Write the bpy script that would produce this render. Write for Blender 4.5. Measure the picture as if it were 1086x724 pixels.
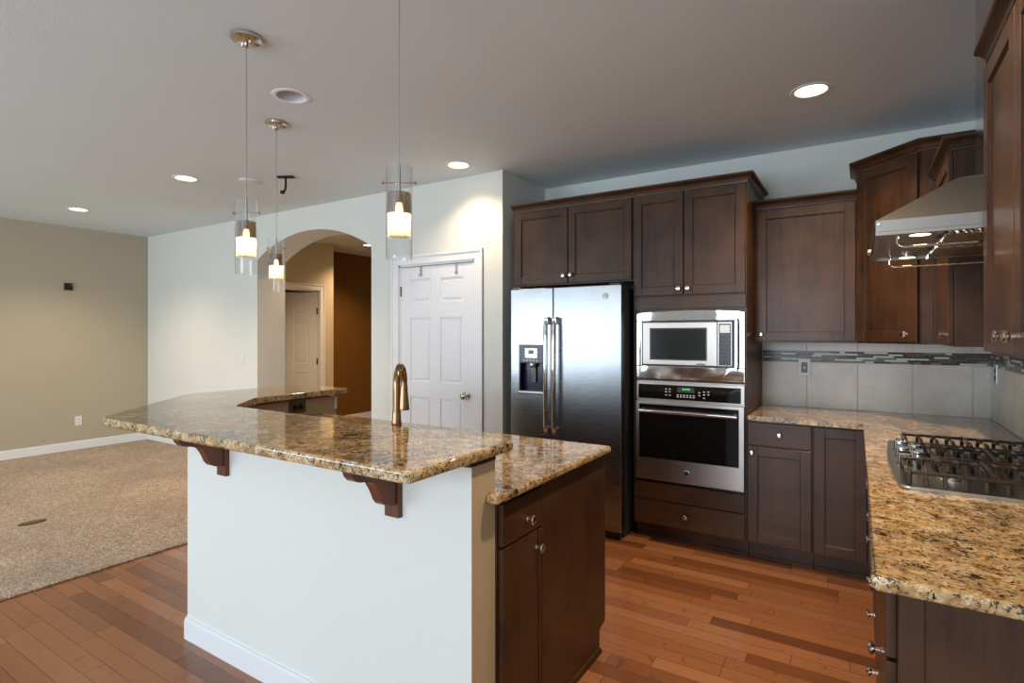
import bpy, bmesh, math, random
from mathutils import Vector, Matrix
random.seed(7)
PI = math.pi
scn = bpy.context.scene
for o in list(bpy.data.objects):
    bpy.data.objects.remove(o)
COL = scn.collection

# ------------------------------------------------------------------ camera, world, daylight, exposure
H = 2.733                      # ceiling height
cam_d = bpy.data.cameras.new('camera')
cam = bpy.data.objects.new('camera', cam_d); COL.objects.link(cam)
cam.location = (0, 0, 1.426)
cam.rotation_euler = (PI/2, 0, 0.565)
cam_d.sensor_width = 36; cam_d.lens = 586.9/1086*36
cam_d.shift_y = -7.9/1086
cam_d.clip_start = 0.02
scn.camera = cam
vs = scn.view_settings
scn.cycles.caustics_reflective = False; scn.cycles.caustics_refractive = False
vs.view_transform = 'Standard'; vs.look = 'None'; vs.exposure = 0.12; vs.gamma = 1; vs.use_curve_mapping = False

world = bpy.data.worlds.new('sky'); scn.world = world; world.use_nodes = True
bg = world.node_tree.nodes['Background']; bg.inputs[0].default_value = (.62, .76, 1, 1); bg.inputs[1].default_value = 1.5

def area(name, loc, rot, sx, sy, power, color):
    l = bpy.data.lights.new(name, 'AREA'); l.shape = 'RECTANGLE'; l.size = sx; l.size_y = sy
    l.energy = power; l.color = color
    o = bpy.data.objects.new(name, l); COL.objects.link(o); o.location = loc; o.rotation_euler = rot
    return o
REAR = -3.2                    # wall behind the camera, with the windows that light the room
DAY = (.77, .89, 1.0)
WINDOWS = [(-7.9, -3.6, .72, 2.1, 125), (-2.3, -.25, .06, 2.4, 92)]
for (x0, x1, z0, z1, pw) in WINDOWS:
    area('window_daylight', ((x0+x1)/2, REAR-.02, (z0+z1)/2), (PI/2, 0, 0), x1-x0-.1, z1-z0-.1, pw, DAY)
WARM = (1.0, .78, .52)
def spot(name, loc, power, color=WARM, size=2.2, blend=.8, rad=.05, parent=None):
    l = bpy.data.lights.new(name, 'SPOT'); l.energy = power; l.color = color; l.spot_size = size; l.spot_blend = blend
    l.shadow_soft_size = rad
    o = bpy.data.objects.new(name, l); COL.objects.link(o); o.location = loc
    if parent: o.parent = parent
    return o
def point(name, loc, power, color=WARM, rad=.02, parent=None):
    l = bpy.data.lights.new(name, 'POINT'); l.energy = power; l.color = color; l.shadow_soft_size = rad
    o = bpy.data.objects.new(name, l); COL.objects.link(o); o.location = loc
    if parent: o.parent = parent
    return o
CAN_POWER = 95; PENDANT_POWER = 1.6; HOOD_POWER = 5

# ------------------------------------------------------------------ materials
def s2l(c):
    return tuple(((v/255)/12.92 if v/255 <= .04045 else ((v/255+.055)/1.055)**2.4) for v in c) + (1,)
class NT:
    def __init__(s, name):
        s.m = bpy.data.materials.new(name); s.m.use_nodes = True
        s.t = s.m.node_tree; s.n = s.t.nodes; s.p = s.n['Principled BSDF']
    def add(s, typ, **kw):
        n = s.n.new(typ)
        for k, v in kw.items():
            if k.startswith('i_'):
                n.inputs[int(k[2:]) if k[2:].isdigit() else k[2:].replace('_', ' ')].default_value = v
            else: setattr(n, k, v)
        return n
    def link(s, a, b): s.t.links.new(a, b)
    def set(s, **kw):
        for k, v in kw.items(): s.p.inputs[k.replace('_', ' ')].default_value = v
        return s
    def math(s, op, a, b=None, c=None):
        n = s.add('ShaderNodeMath', operation=op)
        for i, v in enumerate((a, b, c)):
            if v is None: continue
            if isinstance(v, (int, float)): n.inputs[i].default_value = v
            else: s.link(v, n.inputs[i])
        return n.outputs[0]
    def coord(s, scale=(1, 1, 1), rot=(0, 0, 0)):
        tc = s.add('ShaderNodeTexCoord'); mp = s.add('ShaderNodeMapping')
        mp.inputs['Scale'].default_value = scale; mp.inputs['Rotation'].default_value = rot
        s.link(tc.outputs['Object'], mp.inputs[0]); return mp.outputs[0]
    def noise(s, vec, scale, detail=3, rough=.5, dist=0):
        n = s.add('ShaderNodeTexNoise'); n.inputs['Scale'].default_value = scale; n.inputs['Detail'].default_value = detail
        n.inputs['Roughness'].default_value = rough; n.inputs['Distortion'].default_value = dist
        s.link(vec, n.inputs['Vector']); return n.outputs['Fac']
    def ramp(s, fac, stops, interp='LINEAR'):
        r = s.add('ShaderNodeValToRGB'); r.color_ramp.interpolation = interp
        e = r.color_ramp.elements
        while len(e) < len(stops): e.new(.5)
        for i, (p, c) in enumerate(stops):
            e[i].position = p; e[i].color = c if len(c) == 4 else c + (1,)
        s.link(fac, r.inputs[0]); return r.outputs[0]
    def mix(s, fac, a, b, blend='MIX'):
        n = s.add('ShaderNodeMix', data_type='RGBA', blend_type=blend)
        for sock, v in ((n.inputs[0], fac), (n.inputs[6], a), (n.inputs[7], b)):
            if isinstance(v, (int, float, tuple)): sock.default_value = v
            else: s.link(v, sock)
        return n.outputs[2]
    def bump(s, h, strength, dist=.01):
        b = s.add('ShaderNodeBump'); b.inputs['Strength'].default_value = strength; b.inputs['Distance'].default_value = dist
        s.link(h, b.inputs['Height']); s.link(b.outputs[0], s.p.inputs['Normal'])
    def base(s, c): s.link(c, s.p.inputs['Base Color']); return s
M = {}
def plain(name, rgb, rough=.5, metal=0, **kw):
    t = NT(name); t.set(Base_Color=s2l(rgb), Roughness=rough, Metallic=metal, **kw); M[name] = t.m; return t
def paint(name, rgb, bump=.12, sc=160):
    t = plain(name, rgb, .85); t.p.inputs['Specular IOR Level'].default_value = .25
    v = t.coord(); n = t.noise(v, sc, 2); t.bump(n, bump, .003)
    d = t.noise(v, 1.3, 2); c = s2l(rgb)
    t.base(t.mix(d, tuple(x*.97 for x in c[:3])+(1,), tuple(min(1, x*1.03) for x in c[:3])+(1,)))
paint('paint_light', (226, 228, 222))
paint('paint_beige', (186, 175, 154))
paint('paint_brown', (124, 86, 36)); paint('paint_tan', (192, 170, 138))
paint('paint_hall', (214, 200, 170))
paint('paint_ceiling', (222, 231, 235), .25, 110)
plain('trim_white', (238, 240, 242), .38)
plain('door_white', (236, 238, 242), .35)
plain('plastic_white', (235, 235, 232), .35)
plain('black_plastic', (18, 18, 19), .25)
plain('black_matte', (14, 13, 12), .7)
plain('dark_grey', (52, 54, 58), .35)
plain('bronze_plate', (104, 76, 50), .4, .15)
plain('olive_metal', (74, 64, 36), .55, .3)
plain('nickel', (205, 200, 192), .16, 1)
plain('chrome', (225, 225, 225), .07, 1)
plain('steel_satin', (178, 176, 172), .28, 1)
plain('grey_rubber', (80, 78, 74), .6)
plain('cord_silver', (176, 172, 164), .4, .6)
plain('blue_dark', (26, 30, 60), .25)
plain('baffle', (214, 214, 216), .5)
def emit(name, rgb, st):
    t = plain(name, rgb, .4); t.p.inputs['Emission Color'].default_value = s2l(rgb); t.p.inputs['Emission Strength'].default_value = st
emit('lamp_lens', (255, 226, 178), 9)
emit('bulb', (255, 210, 150), 9)
emit('display_green', (60, 200, 90), .8)
emit('display_white', (215, 222, 225), .25)

def stainless(name, rgb, rough, axis, wave=0.0, wsc=2.2, br=.08):
    t = NT(name); t.set(Metallic=1.0, Roughness=rough)
    sc = {'x': (2, 300, 300), 'z': (300, 300, 2), 'y': (300, 2, 300)}[axis]
    v = t.coord(sc); n = t.noise(v, 1.0, 2)
    c = s2l(rgb)
    t.base(t.mix(n, tuple(x*(1-br) for x in c[:3])+(1,), tuple(min(1, x*(1+br)) for x in c[:3])+(1,)))
    r = t.math('MULTIPLY_ADD', n, br, rough-br/2); t.link(r, t.p.inputs['Roughness'])
    if wave:
        w = t.noise(t.coord((1, 1, 1)), wsc, 1.5); t.bump(w, wave, .05)
    M[name] = t.m
stainless('steel_fridge', (150, 153, 156), .27, 'x', .08, 2.2, .04)
stainless('steel_oven', (172, 163, 156), .30, 'x', .08, 3, .025)
stainless('steel_hood', (154, 150, 145), .40, 'x', br=.02)
stainless('steel_polish', (215, 214, 214), .07, 'x', .22, 3.5)
stainless('steel_chimney', (196, 198, 200), .13, 'z')

def wood(name, dark, mid, axis, rough=.42, coat=.18):
    t = NT(name)
    sc = {'x': (1.4, 18, 18), 'z': (18, 18, 1.4)}[axis]
    g = t.noise(t.coord(sc), 2.2, 5, .6, .6)
    b = t.noise(t.coord((1, 1, 1)), 3.5, 3, .55)
    c = t.ramp(g, [(.3, s2l(dark)), (.72, s2l(mid))])
    c2 = t.mix(t.ramp(b, [(.35, (0, 0, 0, 1)), (.7, (1, 1, 1, 1))]), c, s2l(tuple(int(x*1.18) for x in mid)))
    t.base(c2); t.set(Roughness=rough, Coat_Weight=coat, Coat_Roughness=.18)
    t.p.inputs['Specular IOR Level'].default_value = .3; t.bump(g, .03, .004); M[name] = t.m
wood('wood_dark', (37, 23, 14), (70, 45, 28), 'z')
wood('wood_dark_h', (37, 23, 14), (70, 45, 28), 'x')
wood('wood_corbel', (60, 33, 20), (98, 56, 34), 'z')

def granite(name):
    t = NT(name)
    v = t.coord((1, 1, 1), (.3, .5, .6)); vs_ = t.coord((1, 1.12, 1.1), (.2, .4, .75))
    big = t.noise(v, 6, 4, .65, .6); mid = t.noise(vs_, 25, 5, .68, .8); fl = t.noise(vs_, 42, 5, .70, 1.3); f2 = t.noise(v, 105, 3, .65, .5)
    c = t.ramp(mid, [(.28, s2l((92, 68, 40))), (.40, s2l((160, 122, 76))), (.50, s2l((198, 160, 110))), (.60, s2l((220, 194, 152))), (.72, s2l((230, 220, 198)))])
    c = t.mix(t.ramp(big, [(.42, (0, 0, 0, 1)), (.66, (.6, .6, .6, 1))]), c, s2l((128, 112, 90)))
    mb = t.math('ADD', fl, t.math('MULTIPLY', t.math('SUBTRACT', big, .5), .35))
    c = t.mix(t.ramp(mb, [(.56, (0, 0, 0, 1)), (.61, (1, 1, 1, 1))]), c, s2l((44, 32, 24)))
    c = t.mix(t.ramp(f2, [(.58, (0, 0, 0, 1)), (.64, (1, 1, 1, 1))]), c, s2l((30, 24, 20)))
    c = t.mix(t.ramp(t.noise(v, 95, 3, .6, .4), [(.62, (0, 0, 0, 1)), (.68, (.85, .85, .85, 1))]), c, s2l((226, 218, 202)))
    t.base(c); t.set(Roughness=.09, Coat_Weight=.2, Coat_Roughness=.04); t.p.inputs['Specular IOR Level'].default_value = .62
    M[name] = t.m
granite('granite')

def hardwood():
    t = NT('hardwood')
    tc = t.add('ShaderNodeTexCoord'); sp = t.add('ShaderNodeSeparateXYZ'); t.link(tc.outputs['Object'], sp.inputs[0])
    W = .083
    yr = t.math('DIVIDE', sp.outputs[1], W); row = t.math('FLOOR', yr); fy = t.math('FRACT', yr)
    wn = t.add('ShaderNodeTexWhiteNoise', noise_dimensions='1D'); t.link(row, wn.inputs['W'])
    ln = t.math('MULTIPLY_ADD', wn.outputs[0], .5, .62)
    xs = t.math('DIVIDE', t.math('ADD', sp.outputs[0], t.math('MULTIPLY', wn.outputs[0], 37.0)), ln)
    idx = t.math('FLOOR', xs); fx = t.math('FRACT', xs)
    cb = t.add('ShaderNodeCombineXYZ'); t.link(row, cb.inputs[0]); t.link(idx, cb.inputs[1])
    w2 = t.add('ShaderNodeTexWhiteNoise', noise_dimensions='3D'); t.link(cb.outputs[0], w2.inputs[0])
    col = t.ramp(w2.outputs[0], [(0, s2l((112, 64, 36))), (.2, s2l((146, 90, 54))), (.5, s2l((166, 106, 66))), (.85, s2l((184, 124, 82))), (1, s2l((130, 76, 44)))])
    off = t.add('ShaderNodeVectorMath', operation='ADD')
    sc = t.add('ShaderNodeVectorMath', operation='SCALE'); t.link(w2.outputs[1], sc.inputs[0]); sc.inputs[3].default_value = 20
    t.link(tc.outputs['Object'], off.inputs[0]); t.link(sc.outputs[0], off.inputs[1])
    mp = t.add('ShaderNodeMapping'); mp.inputs['Scale'].default_value = (2.0, 26, 1); t.link(off.outputs[0], mp.inputs[0])
    g = t.noise(mp.outputs[0], 2, 4, .6, 1.0)
    mp2 = t.add('ShaderNodeMapping'); mp2.inputs['Scale'].default_value = (9, 5, 1); t.link(off.outputs[0], mp2.inputs[0])
    kn = t.noise(mp2.outputs[0], 1.1, 4, .7, 1.6)
    col = t.mix(t.math('MULTIPLY', g, .35), col, s2l((84, 44, 24)))
    col = t.mix(t.ramp(kn, [(.60, (0, 0, 0, 1)), (.76, (.7, .7, .7, 1))]), col, s2l((70, 36, 20)))
    ey = t.math('MINIMUM', fy, t.math('SUBTRACT', 1.0, fy))
    ex = t.math('MULTIPLY', t.math('MINIMUM', fx, t.math('SUBTRACT', 1.0, fx)), ln)
    gy = t.math('LESS_THAN', ey, .018); gx = t.math('LESS_THAN', ex, .0016)
    gap = t.math('MAXIMUM', gy, gx)
    col = t.mix(t.math('MULTIPLY', gap, .7), col, s2l((62, 34, 22)))
    t.base(col); t.set(Roughness=.24, Coat_Weight=.2, Coat_Roughness=.12)
    hgt = t.math('SUBTRACT', t.math('MULTIPLY', kn, .35), gap)
    t.bump(hgt, .25, .002); M['hardwood'] = t.m
hardwood()

def carpet():
    t = NT('carpet'); v = t.coord()
    n = t.noise(v, 85, 3, .75); b = t.noise(v, 1.6, 3, .5, .3); n2 = t.noise(v, 38, 2, .6)
    s = t.math('ADD', t.math('MULTIPLY', n, .75), t.math('MULTIPLY', n2, .25))
    c = t.ramp(s, [(.36, s2l((84, 62, 44))), (.46, s2l((152, 124, 98))), (.54, s2l((196, 172, 144))), (.64, s2l((232, 216, 194)))])
    c = t.mix(t.ramp(b, [(.35, (.4, .4, .4, 1)), (.65, (0, 0, 0, 1))]), c, s2l((128, 108, 90)))
    t.base(c); t.set(Roughness=1.0, Sheen_Weight=.2); t.p.inputs['Specular IOR Level'].default_value = .05
    t.bump(n, .7, .012); M['carpet'] = t.m
carpet()

def tile():
    t = NT('tile'); v = t.coord()
    a = t.noise(v, 5, 4, .6, .5); b = t.noise(v, 45, 3, .6)
    c = t.ramp(a, [(.3, s2l((206, 200, 192))), (.7, s2l((230, 226, 218)))])
    c = t.mix(t.math('MULTIPLY', b, .35), c, s2l((186, 176, 164)))
    t.base(c); t.set(Roughness=.32); M['tile'] = t.m
tile()
plain('grout', (160, 152, 142), .8)
for nm_, rgb_ in (('dark', (36, 27, 23)), ('brown', (96, 66, 44)), ('grey', (112, 116, 116)), ('pale', (206, 216, 206)), ('blue', (54, 60, 68))):
    t = plain('mosaic_'+nm_, rgb_, .22); t.p.inputs['Specular IOR Level'].default_value = .28

def clear_glass(name, tint, fac_min=.06, rough=.02):
    t = NT(name); t.n.remove(t.p)
    tr = t.add('ShaderNodeBsdfTransparent'); tr.inputs[0].default_value = tint + (1,)
    gl = t.add('ShaderNodeBsdfGlossy'); gl.inputs['Roughness'].default_value = rough
    lw = t.add('ShaderNodeLayerWeight'); f = t.math('ADD', t.math('MULTIPLY', t.math('POWER', lw.outputs['Facing'], 3.0), .9), fac_min)
    mx = t.add('ShaderNodeMixShader'); t.link(f, mx.inputs[0]); t.link(tr.outputs[0], mx.inputs[1]); t.link(gl.outputs[0], mx.inputs[2])
    t.link(mx.outputs[0], t.n['Material Output'].inputs[0]); M[name] = t.m
clear_glass('glass_clear', (.97, .98, .98), .07)
clear_glass('glass_pane', (.96, .98, .98), .04)
clear_glass('glass_smoke', (.58, .44, .31), .20, .18)
def frosted(name):
    t = NT(name); t.n.remove(t.p)
    tr = t.add('ShaderNodeBsdfTransparent'); tr.inputs[0].default_value = (.98, .93, .84, 1)
    tl = t.add('ShaderNodeBsdfTranslucent'); tl.inputs[0].default_value = (.95, .84, .68, 1)
    gl = t.add('ShaderNodeBsdfGlossy'); gl.inputs['Roughness'].default_value = .12
    m1 = t.add('ShaderNodeMixShader'); m1.inputs[0].default_value = .28; t.link(tr.outputs[0], m1.inputs[1]); t.link(tl.outputs[0], m1.inputs[2])
    m2 = t.add('ShaderNodeMixShader'); m2.inputs[0].default_value = .12; t.link(m1.outputs[0], m2.inputs[1]); t.link(gl.outputs[0], m2.inputs[2])
    t.link(m2.outputs[0], t.n['Material Output'].inputs[0]); M[name] = t.m
frosted('glass_frost')
t = plain('oven_glass', (16, 18, 19), .06); t.p.inputs['Coat Weight'].default_value = .5; t.p.inputs['Coat Roughness'].default_value = .03
t = plain('microwave_glass', (40, 46, 46), .1); t.p.inputs['Specular IOR Level'].default_value = .3
t = plain('cast_iron', (46, 34, 24), .3); t.p.inputs['Coat Weight'].default_value = .3
plain('bronze', (158, 122, 88), .24, 1)
def perforated():
    t = NT('filter_mesh'); t.set(Metallic=1, Roughness=.3)
    vo = t.add('ShaderNodeTexVoronoi'); vo.inputs['Scale'].default_value = 95; t.link(t.coord(), vo.inputs[0])
    t.base(t.ramp(vo.outputs[0], [(.25, s2l((40, 32, 24))), (.5, s2l((190, 178, 160)))])); t.bump(vo.outputs[0], .8, .004)
    M['filter_mesh'] = t.m
perforated()

# ------------------------------------------------------------------ mesh builder
class MB:
    def __init__(s): s.bm = bmesh.new(); s.slot = 0
    def _mark(s, faces):
        for f in faces: f.material_index = s.slot
    def box(s, x0, x1, y0, y1, z0, z1, bev=0, seg=1):
        r = bmesh.ops.create_cube(s.bm, size=1)
        vs_ = r['verts']
        for v in vs_:
            v.co = Vector(((x0+x1)/2 + v.co.x*(x1-x0), (y0+y1)/2 + v.co.y*(y1-y0), (z0+z1)/2 + v.co.z*(z1-z0)))
        fs = set(f for v in vs_ for f in v.link_faces)
        if bev:
            es = list(set(e for v in vs_ for e in v.link_edges))
            rr = bmesh.ops.bevel(s.bm, geom=es, offset=bev, segments=seg, profile=.5, affect='EDGES')
            fs = set(f for f in fs if f.is_valid) | set(rr['faces'])
        s._mark(fs); return s
    def prism(s, poly, axis, a, b, bev=0, seg=2, vertical=False):
        def P(p, h):
            if axis == 'z': return (p[0], p[1], h)
            if axis == 'x': return (h, p[0], p[1])
            return (p[0], h, p[1])
        lo = [s.bm.verts.new(P(p, a)) for p in poly]; hi = [s.bm.verts.new(P(p, b)) for p in poly]
        n = len(poly); fs = []
        f1 = s.bm.faces.new(lo[::-1]); f2 = s.bm.faces.new(hi); fs += [f1, f2]
        for i in range(n):
            fs.append(s.bm.faces.new((lo[i], lo[(i+1) % n], hi[(i+1) % n], hi[i])))
        if bev:
            es = list(set(list(f1.edges) + list(f2.edges)))
            if vertical: es = list(set(e for f in fs for e in f.edges))
            rr = bmesh.ops.bevel(s.bm, geom=es, offset=bev, segments=seg, profile=.5, affect='EDGES')
            fs = [f for f in fs if f.is_valid] + rr['faces']
        s._mark(fs)
        big = [f for f in fs if f.is_valid and len(f.verts) > 4]
        if big:
            r = bmesh.ops.triangulate(s.bm, faces=big, ngon_method='EAR_CLIP'); s._mark(r['faces'])
        return s
    def lathe(s, prof, c=(0, 0, 0), seg=24, axis='z'):
        rings = []; fs = []
        for (r, h) in prof:
            ring = []
            for i in range(seg if r > 1e-6 else 1):
                a = 2*PI*i/seg; p = (r*math.cos(a), r*math.sin(a), h)
                if axis == 'y': p = (p[0], -p[2], p[1])
                if axis == 'x': p = (p[2], p[0], p[1])
                ring.append(s.bm.verts.new((p[0]+c[0], p[1]+c[1], p[2]+c[2])))
            rings.append(ring)
        for a, b in zip(rings, rings[1:]):
            for i in range(seg):
                j = (i+1) % seg
                if len(a) == 1 and len(b) == 1: continue
                if len(a) == 1: fs.append(s.bm.faces.new((a[0], b[i], b[j])))
                elif len(b) == 1: fs.append(s.bm.faces.new((a[i], b[0], a[j])))
                else: fs.append(s.bm.faces.new((a[i], b[i], b[j], a[j])))
        s._mark(fs); return s
    def tube(s, pts, r, seg=10, cap=True):
        pts = [Vector(p) for p in pts]; rs = r if isinstance(r, (list, tuple)) else [r]*len(pts)
        rings = []; fs = []; up = None
        for i, p in enumerate(pts):
            d = (pts[min(i+1, len(pts)-1)] - pts[max(i-1, 0)]).normalized()
            if up is None:
                up = Vector((0, 0, 1)) if abs(d.z) < .9 else Vector((1, 0, 0))
            x = d.cross(up)
            if x.length < 1e-4: x = d.cross(Vector((0, 1, 0)))
            x.normalize(); y = x.cross(d).normalized(); up = y
            rings.append([s.bm.verts.new(p + rs[i]*(math.cos(2*PI*k/seg)*x + math.sin(2*PI*k/seg)*y)) for k in range(seg)])
        for a, b in zip(rings, rings[1:]):
            for i in range(seg):
                fs.append(s.bm.faces.new((a[i], a[(i+1) % seg], b[(i+1) % seg], b[i])))
        if cap:
            fs.append(s.bm.faces.new(rings[0][::-1])); fs.append(s.bm.faces.new(rings[-1]))
        s._mark(fs); return s
    def sweep(s, path, prof, z=0):
        """profile (out, z) swept along a plan polyline with mitres; outward is to the right of travel"""
        n = len(path); P = [Vector(p) for p in path]; nrm = []
        for a, b in zip(P, P[1:]):
            d = (b-a).normalized(); nrm.append(Vector((d.y, -d.x)))
        rings = []; fs = []
        for i in range(n):
            if i == 0: o = nrm[0]
            elif i == n-1: o = nrm[-1]
            else: o = (nrm[i-1]+nrm[i])/(1+nrm[i-1].dot(nrm[i]))
            rings.append([s.bm.verts.new((P[i].x+o.x*u, P[i].y+o.y*u, z+h)) for (u, h) in prof])
        k = len(prof)
        for a, b in zip(rings, rings[1:]):
            for j in range(k):
                fs.append(s.bm.faces.new((a[j], b[j], b[(j+1) % k], a[(j+1) % k])))
        fs.append(s.bm.faces.new(rings[0])); fs.append(s.bm.faces.new(rings[-1][::-1]))
        s._mark(fs); return s
    def build(s, name, mat, parent=None, loc=(0, 0, 0), rot=(0, 0, 0), flat=False):
        bmesh.ops.recalc_face_normals(s.bm, faces=s.bm.faces[:])
        me = bpy.data.meshes.new(name); s.bm.to_mesh(me); s.bm.free()
        for m in (mat if isinstance(mat, (list, tuple)) else [mat]): me.materials.append(M[m])
        if not flat:
            for p in me.polygons: p.use_smooth = True
            me.set_sharp_from_angle(angle=math.radians(32))
        o = bpy.data.objects.new(name, me); COL.objects.link(o); o.location = loc; o.rotation_euler = rot
        if not flat:
            wn = o.modifiers.new('weighted_normal', 'WEIGHTED_NORMAL'); wn.keep_sharp = True; wn.weight = 80
        if parent: o.parent = parent
        return o
def thing(name, label, cat, loc=(0, 0, 0), rz=0, group=None):
    o = bpy.data.objects.new(name, None); COL.objects.link(o); o.empty_display_size = .1
    o.location = loc; o.rotation_euler = (0, 0, rz); o['label'] = label; o['category'] = cat
    if group: o['group'] = group
    return o
def tag(o, label, cat, group=None):
    o['label'] = label; o['category'] = cat
    if group: o['group'] = group
    return o
def struct(o, label=None, cat=None):
    o['kind'] = 'structure'
    if label: o['label'] = label
    if cat: o['category'] = cat
    return o
def copy_tree(o, parent=None):
    c = o.copy(); COL.objects.link(c)
    if parent: c.parent = parent
    for ch in list(o.children): copy_tree(ch, c)
    return c

# ------------------------------------------------------------------ room shell
XL, XR, YW, YB = -8.155, .662, 3.68, 4.38
YH = 8.2                                           # end of the hall beyond the arch
struct(MB().box(-8.4, 1.0, REAR-.2, YH, -.1, 0).build('floor', 'hardwood'), 'hardwood plank floor of the kitchen', 'floor')
struct(MB().box(XL, -3.88, REAR, YH-.05, .0005, .012, .004).build('floor_carpet', 'carpet'), 'speckled beige carpet of the living area', 'carpet')

CANS = [(-.235, 3.368), (-2.643, 3.393), (-4.80, 2.457), (-6.95, 2.467), (-6.14, 5.75), (-.235, 1.80)]
DARKCAN = (-2.653, 1.92)
ceil = MB().box(-8.4, 1.0, REAR-.2, YH, H, H+.2).build('ceiling', 'paint_ceiling')
cut = MB()
for (x, y) in CANS+[DARKCAN, (-5.5, 4.55)]: cut.lathe([(0, -.02), (.078, -.02), (.078, .17), (0, .17)], (x, y, H), 40)
cutter = cut.build('cutter', 'paint_ceiling')
bm_ = ceil.modifiers.new('holes', 'BOOLEAN'); bm_.object = cutter; bm_.operation = 'DIFFERENCE'; bm_.solver = 'EXACT'
bpy.context.view_layer.update()
me2 = bpy.data.meshes.new_from_object(ceil.evaluated_get(bpy.context.evaluated_depsgraph_get()))
ceil.modifiers.clear(); ceil.data = me2; bpy.data.objects.remove(cutter)
for p in ceil.data.polygons: p.use_smooth = False
struct(ceil, 'pale grey painted ceiling', 'ceiling')

struct(MB().box(XL-.15, XL, REAR, YH, 0, H).build('wall_left', 'paint_beige'), 'beige side wall of the carpeted living area', 'wall')
struct(MB().box(XR, XR+.15, REAR, YB+.15, 0, H).build('wall_right', 'paint_light'), 'wall behind the cooktop and hood', 'wall')
struct(MB().box(-2.55, XR, YB, YB+.15, 0, H).build('wall_back', 'paint_light'), 'pale kitchen wall behind the refrigerator and ovens', 'wall')
struct(MB().box(-2.55, -2.422, 4.03, YB, 0, H).build('wall_alcove', 'paint_light'), 'short side wall left of the refrigerator', 'wall')
# wall with the arch and the pantry door opening
AX0, AX1, AZ, ARISE = -5.685, -3.895, 2.25, .242
aR = (((AX1-AX0)/2)**2 + ARISE**2)/(2*ARISE); acx = (AX0+AX1)/2; acz = AZ+ARISE-aR
a0 = math.asin(((AX1-AX0)/2)/aR)
arc = [(acx+aR*math.sin(-a0+2*a0*i/28), acz+aR*math.cos(-a0+2*a0*i/28)) for i in range(29)]
DX0, DX1, DZ = -3.545, -2.690, 2.045
aw = MB()
aw.box(XL, AX0, YW, 4.03, 0, H); aw.box(AX1, DX0, YW, 4.03, 0, H); aw.box(DX0, DX1, YW, 4.03, DZ, H); aw.box(DX1, -2.422, YW, 4.03, 0, H)
for (p, q) in zip(arc, arc[1:]): aw.prism([p, q, (q[0], H), (p[0], H)], 'y', YW, 4.03)
struct(aw.build('wall_arch', 'paint_light', flat=True), 'white wall with the arched hall opening and pantry door', 'wall')
# hall beyond the arch
HDX = -6.59
hd0, hd1 = 4.42, 5.235
struct(MB().box(HDX-.11, HDX, 4.03, hd0, 0, H).box(HDX-.11, HDX, hd0, hd1, 2.05, H).box(HDX-.11, HDX, hd1, 5.48, 0, H).build('wall_hall', 'paint_hall', flat=True), 'tan hall wall with the open inner door', 'wall')
struct(MB().box(-7.07-.1, HDX-.11, 5.47, 5.48, 0, H).build('wall_return', 'paint_hall'), 'return wall between tan and brown hall walls', 'wall')
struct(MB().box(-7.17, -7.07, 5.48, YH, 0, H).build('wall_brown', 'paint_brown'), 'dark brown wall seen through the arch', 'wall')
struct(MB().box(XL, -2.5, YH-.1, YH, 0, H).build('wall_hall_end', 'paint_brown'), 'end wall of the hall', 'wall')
struct(MB().box(-3.7, -3.6, 4.03, YH-.1, 0, H).build('wall_pantry_side', 'paint_hall'), 'hall side wall of the pantry', 'wall')
# rear wall with windows
rw = MB(); xs = XL
for (x0, x1, z0, z1, pw) in WINDOWS:
    rw.box(xs, x0, REAR-.15, REAR, 0, H); rw.box(x0, x1, REAR-.15, REAR, 0, z0); rw.box(x0, x1, REAR-.15, REAR, z1, H); xs = x1
rw.box(xs, XR, REAR-.15, REAR, 0, H)
struct(rw.build('wall_rear', 'paint_light'), 'wall with the windows behind the camera', 'wall')
for i, (x0, x1, z0, z1, pw) in enumerate(WINDOWS):
    w = MB()
    for (a, b, c, d) in ((x0, x1, z0, z0+.05), (x0, x1, z1-.05, z1), (x0, x0+.05, z0, z1), (x1-.05, x1, z0, z1), ((x0+x1)/2-.03, (x0+x1)/2+.03, z0, z1)):
        w.box(a, b, REAR-.12, REAR-.06, c, d, .003)
    f = struct(w.build('window_%d' % (i+1), 'trim_white'), 'white framed window in the rear wall', 'window')
    MB().box(x0+.04, x1-.04, REAR-.095, REAR-.09, z0+.04, z1-.04).build('window_pane', 'glass_pane', f)
# baseboards
BP = [(0, 0), (.013, 0), (.013, .085), (.008, .1), (0, .1)]
def baseboard(name, path, label):
    return struct(MB().sweep(path, BP, .012 if 'carpet' in label else 0).build(name, 'trim_white'), label, 'baseboard')
baseboard('baseboard_left', [(XL, REAR), (XL, YW), (AX0, YW)], 'white baseboard on the carpet along beige and white walls')
baseboard('baseboard_arch', [(AX1, YW), (-3.64, YW)], 'white baseboard between arch and pantry door')
baseboard('baseboard_brown', [(-7.07, 5.48), (-7.07, YH-.1)], 'white baseboard on carpet along the brown hall wall')

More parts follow.
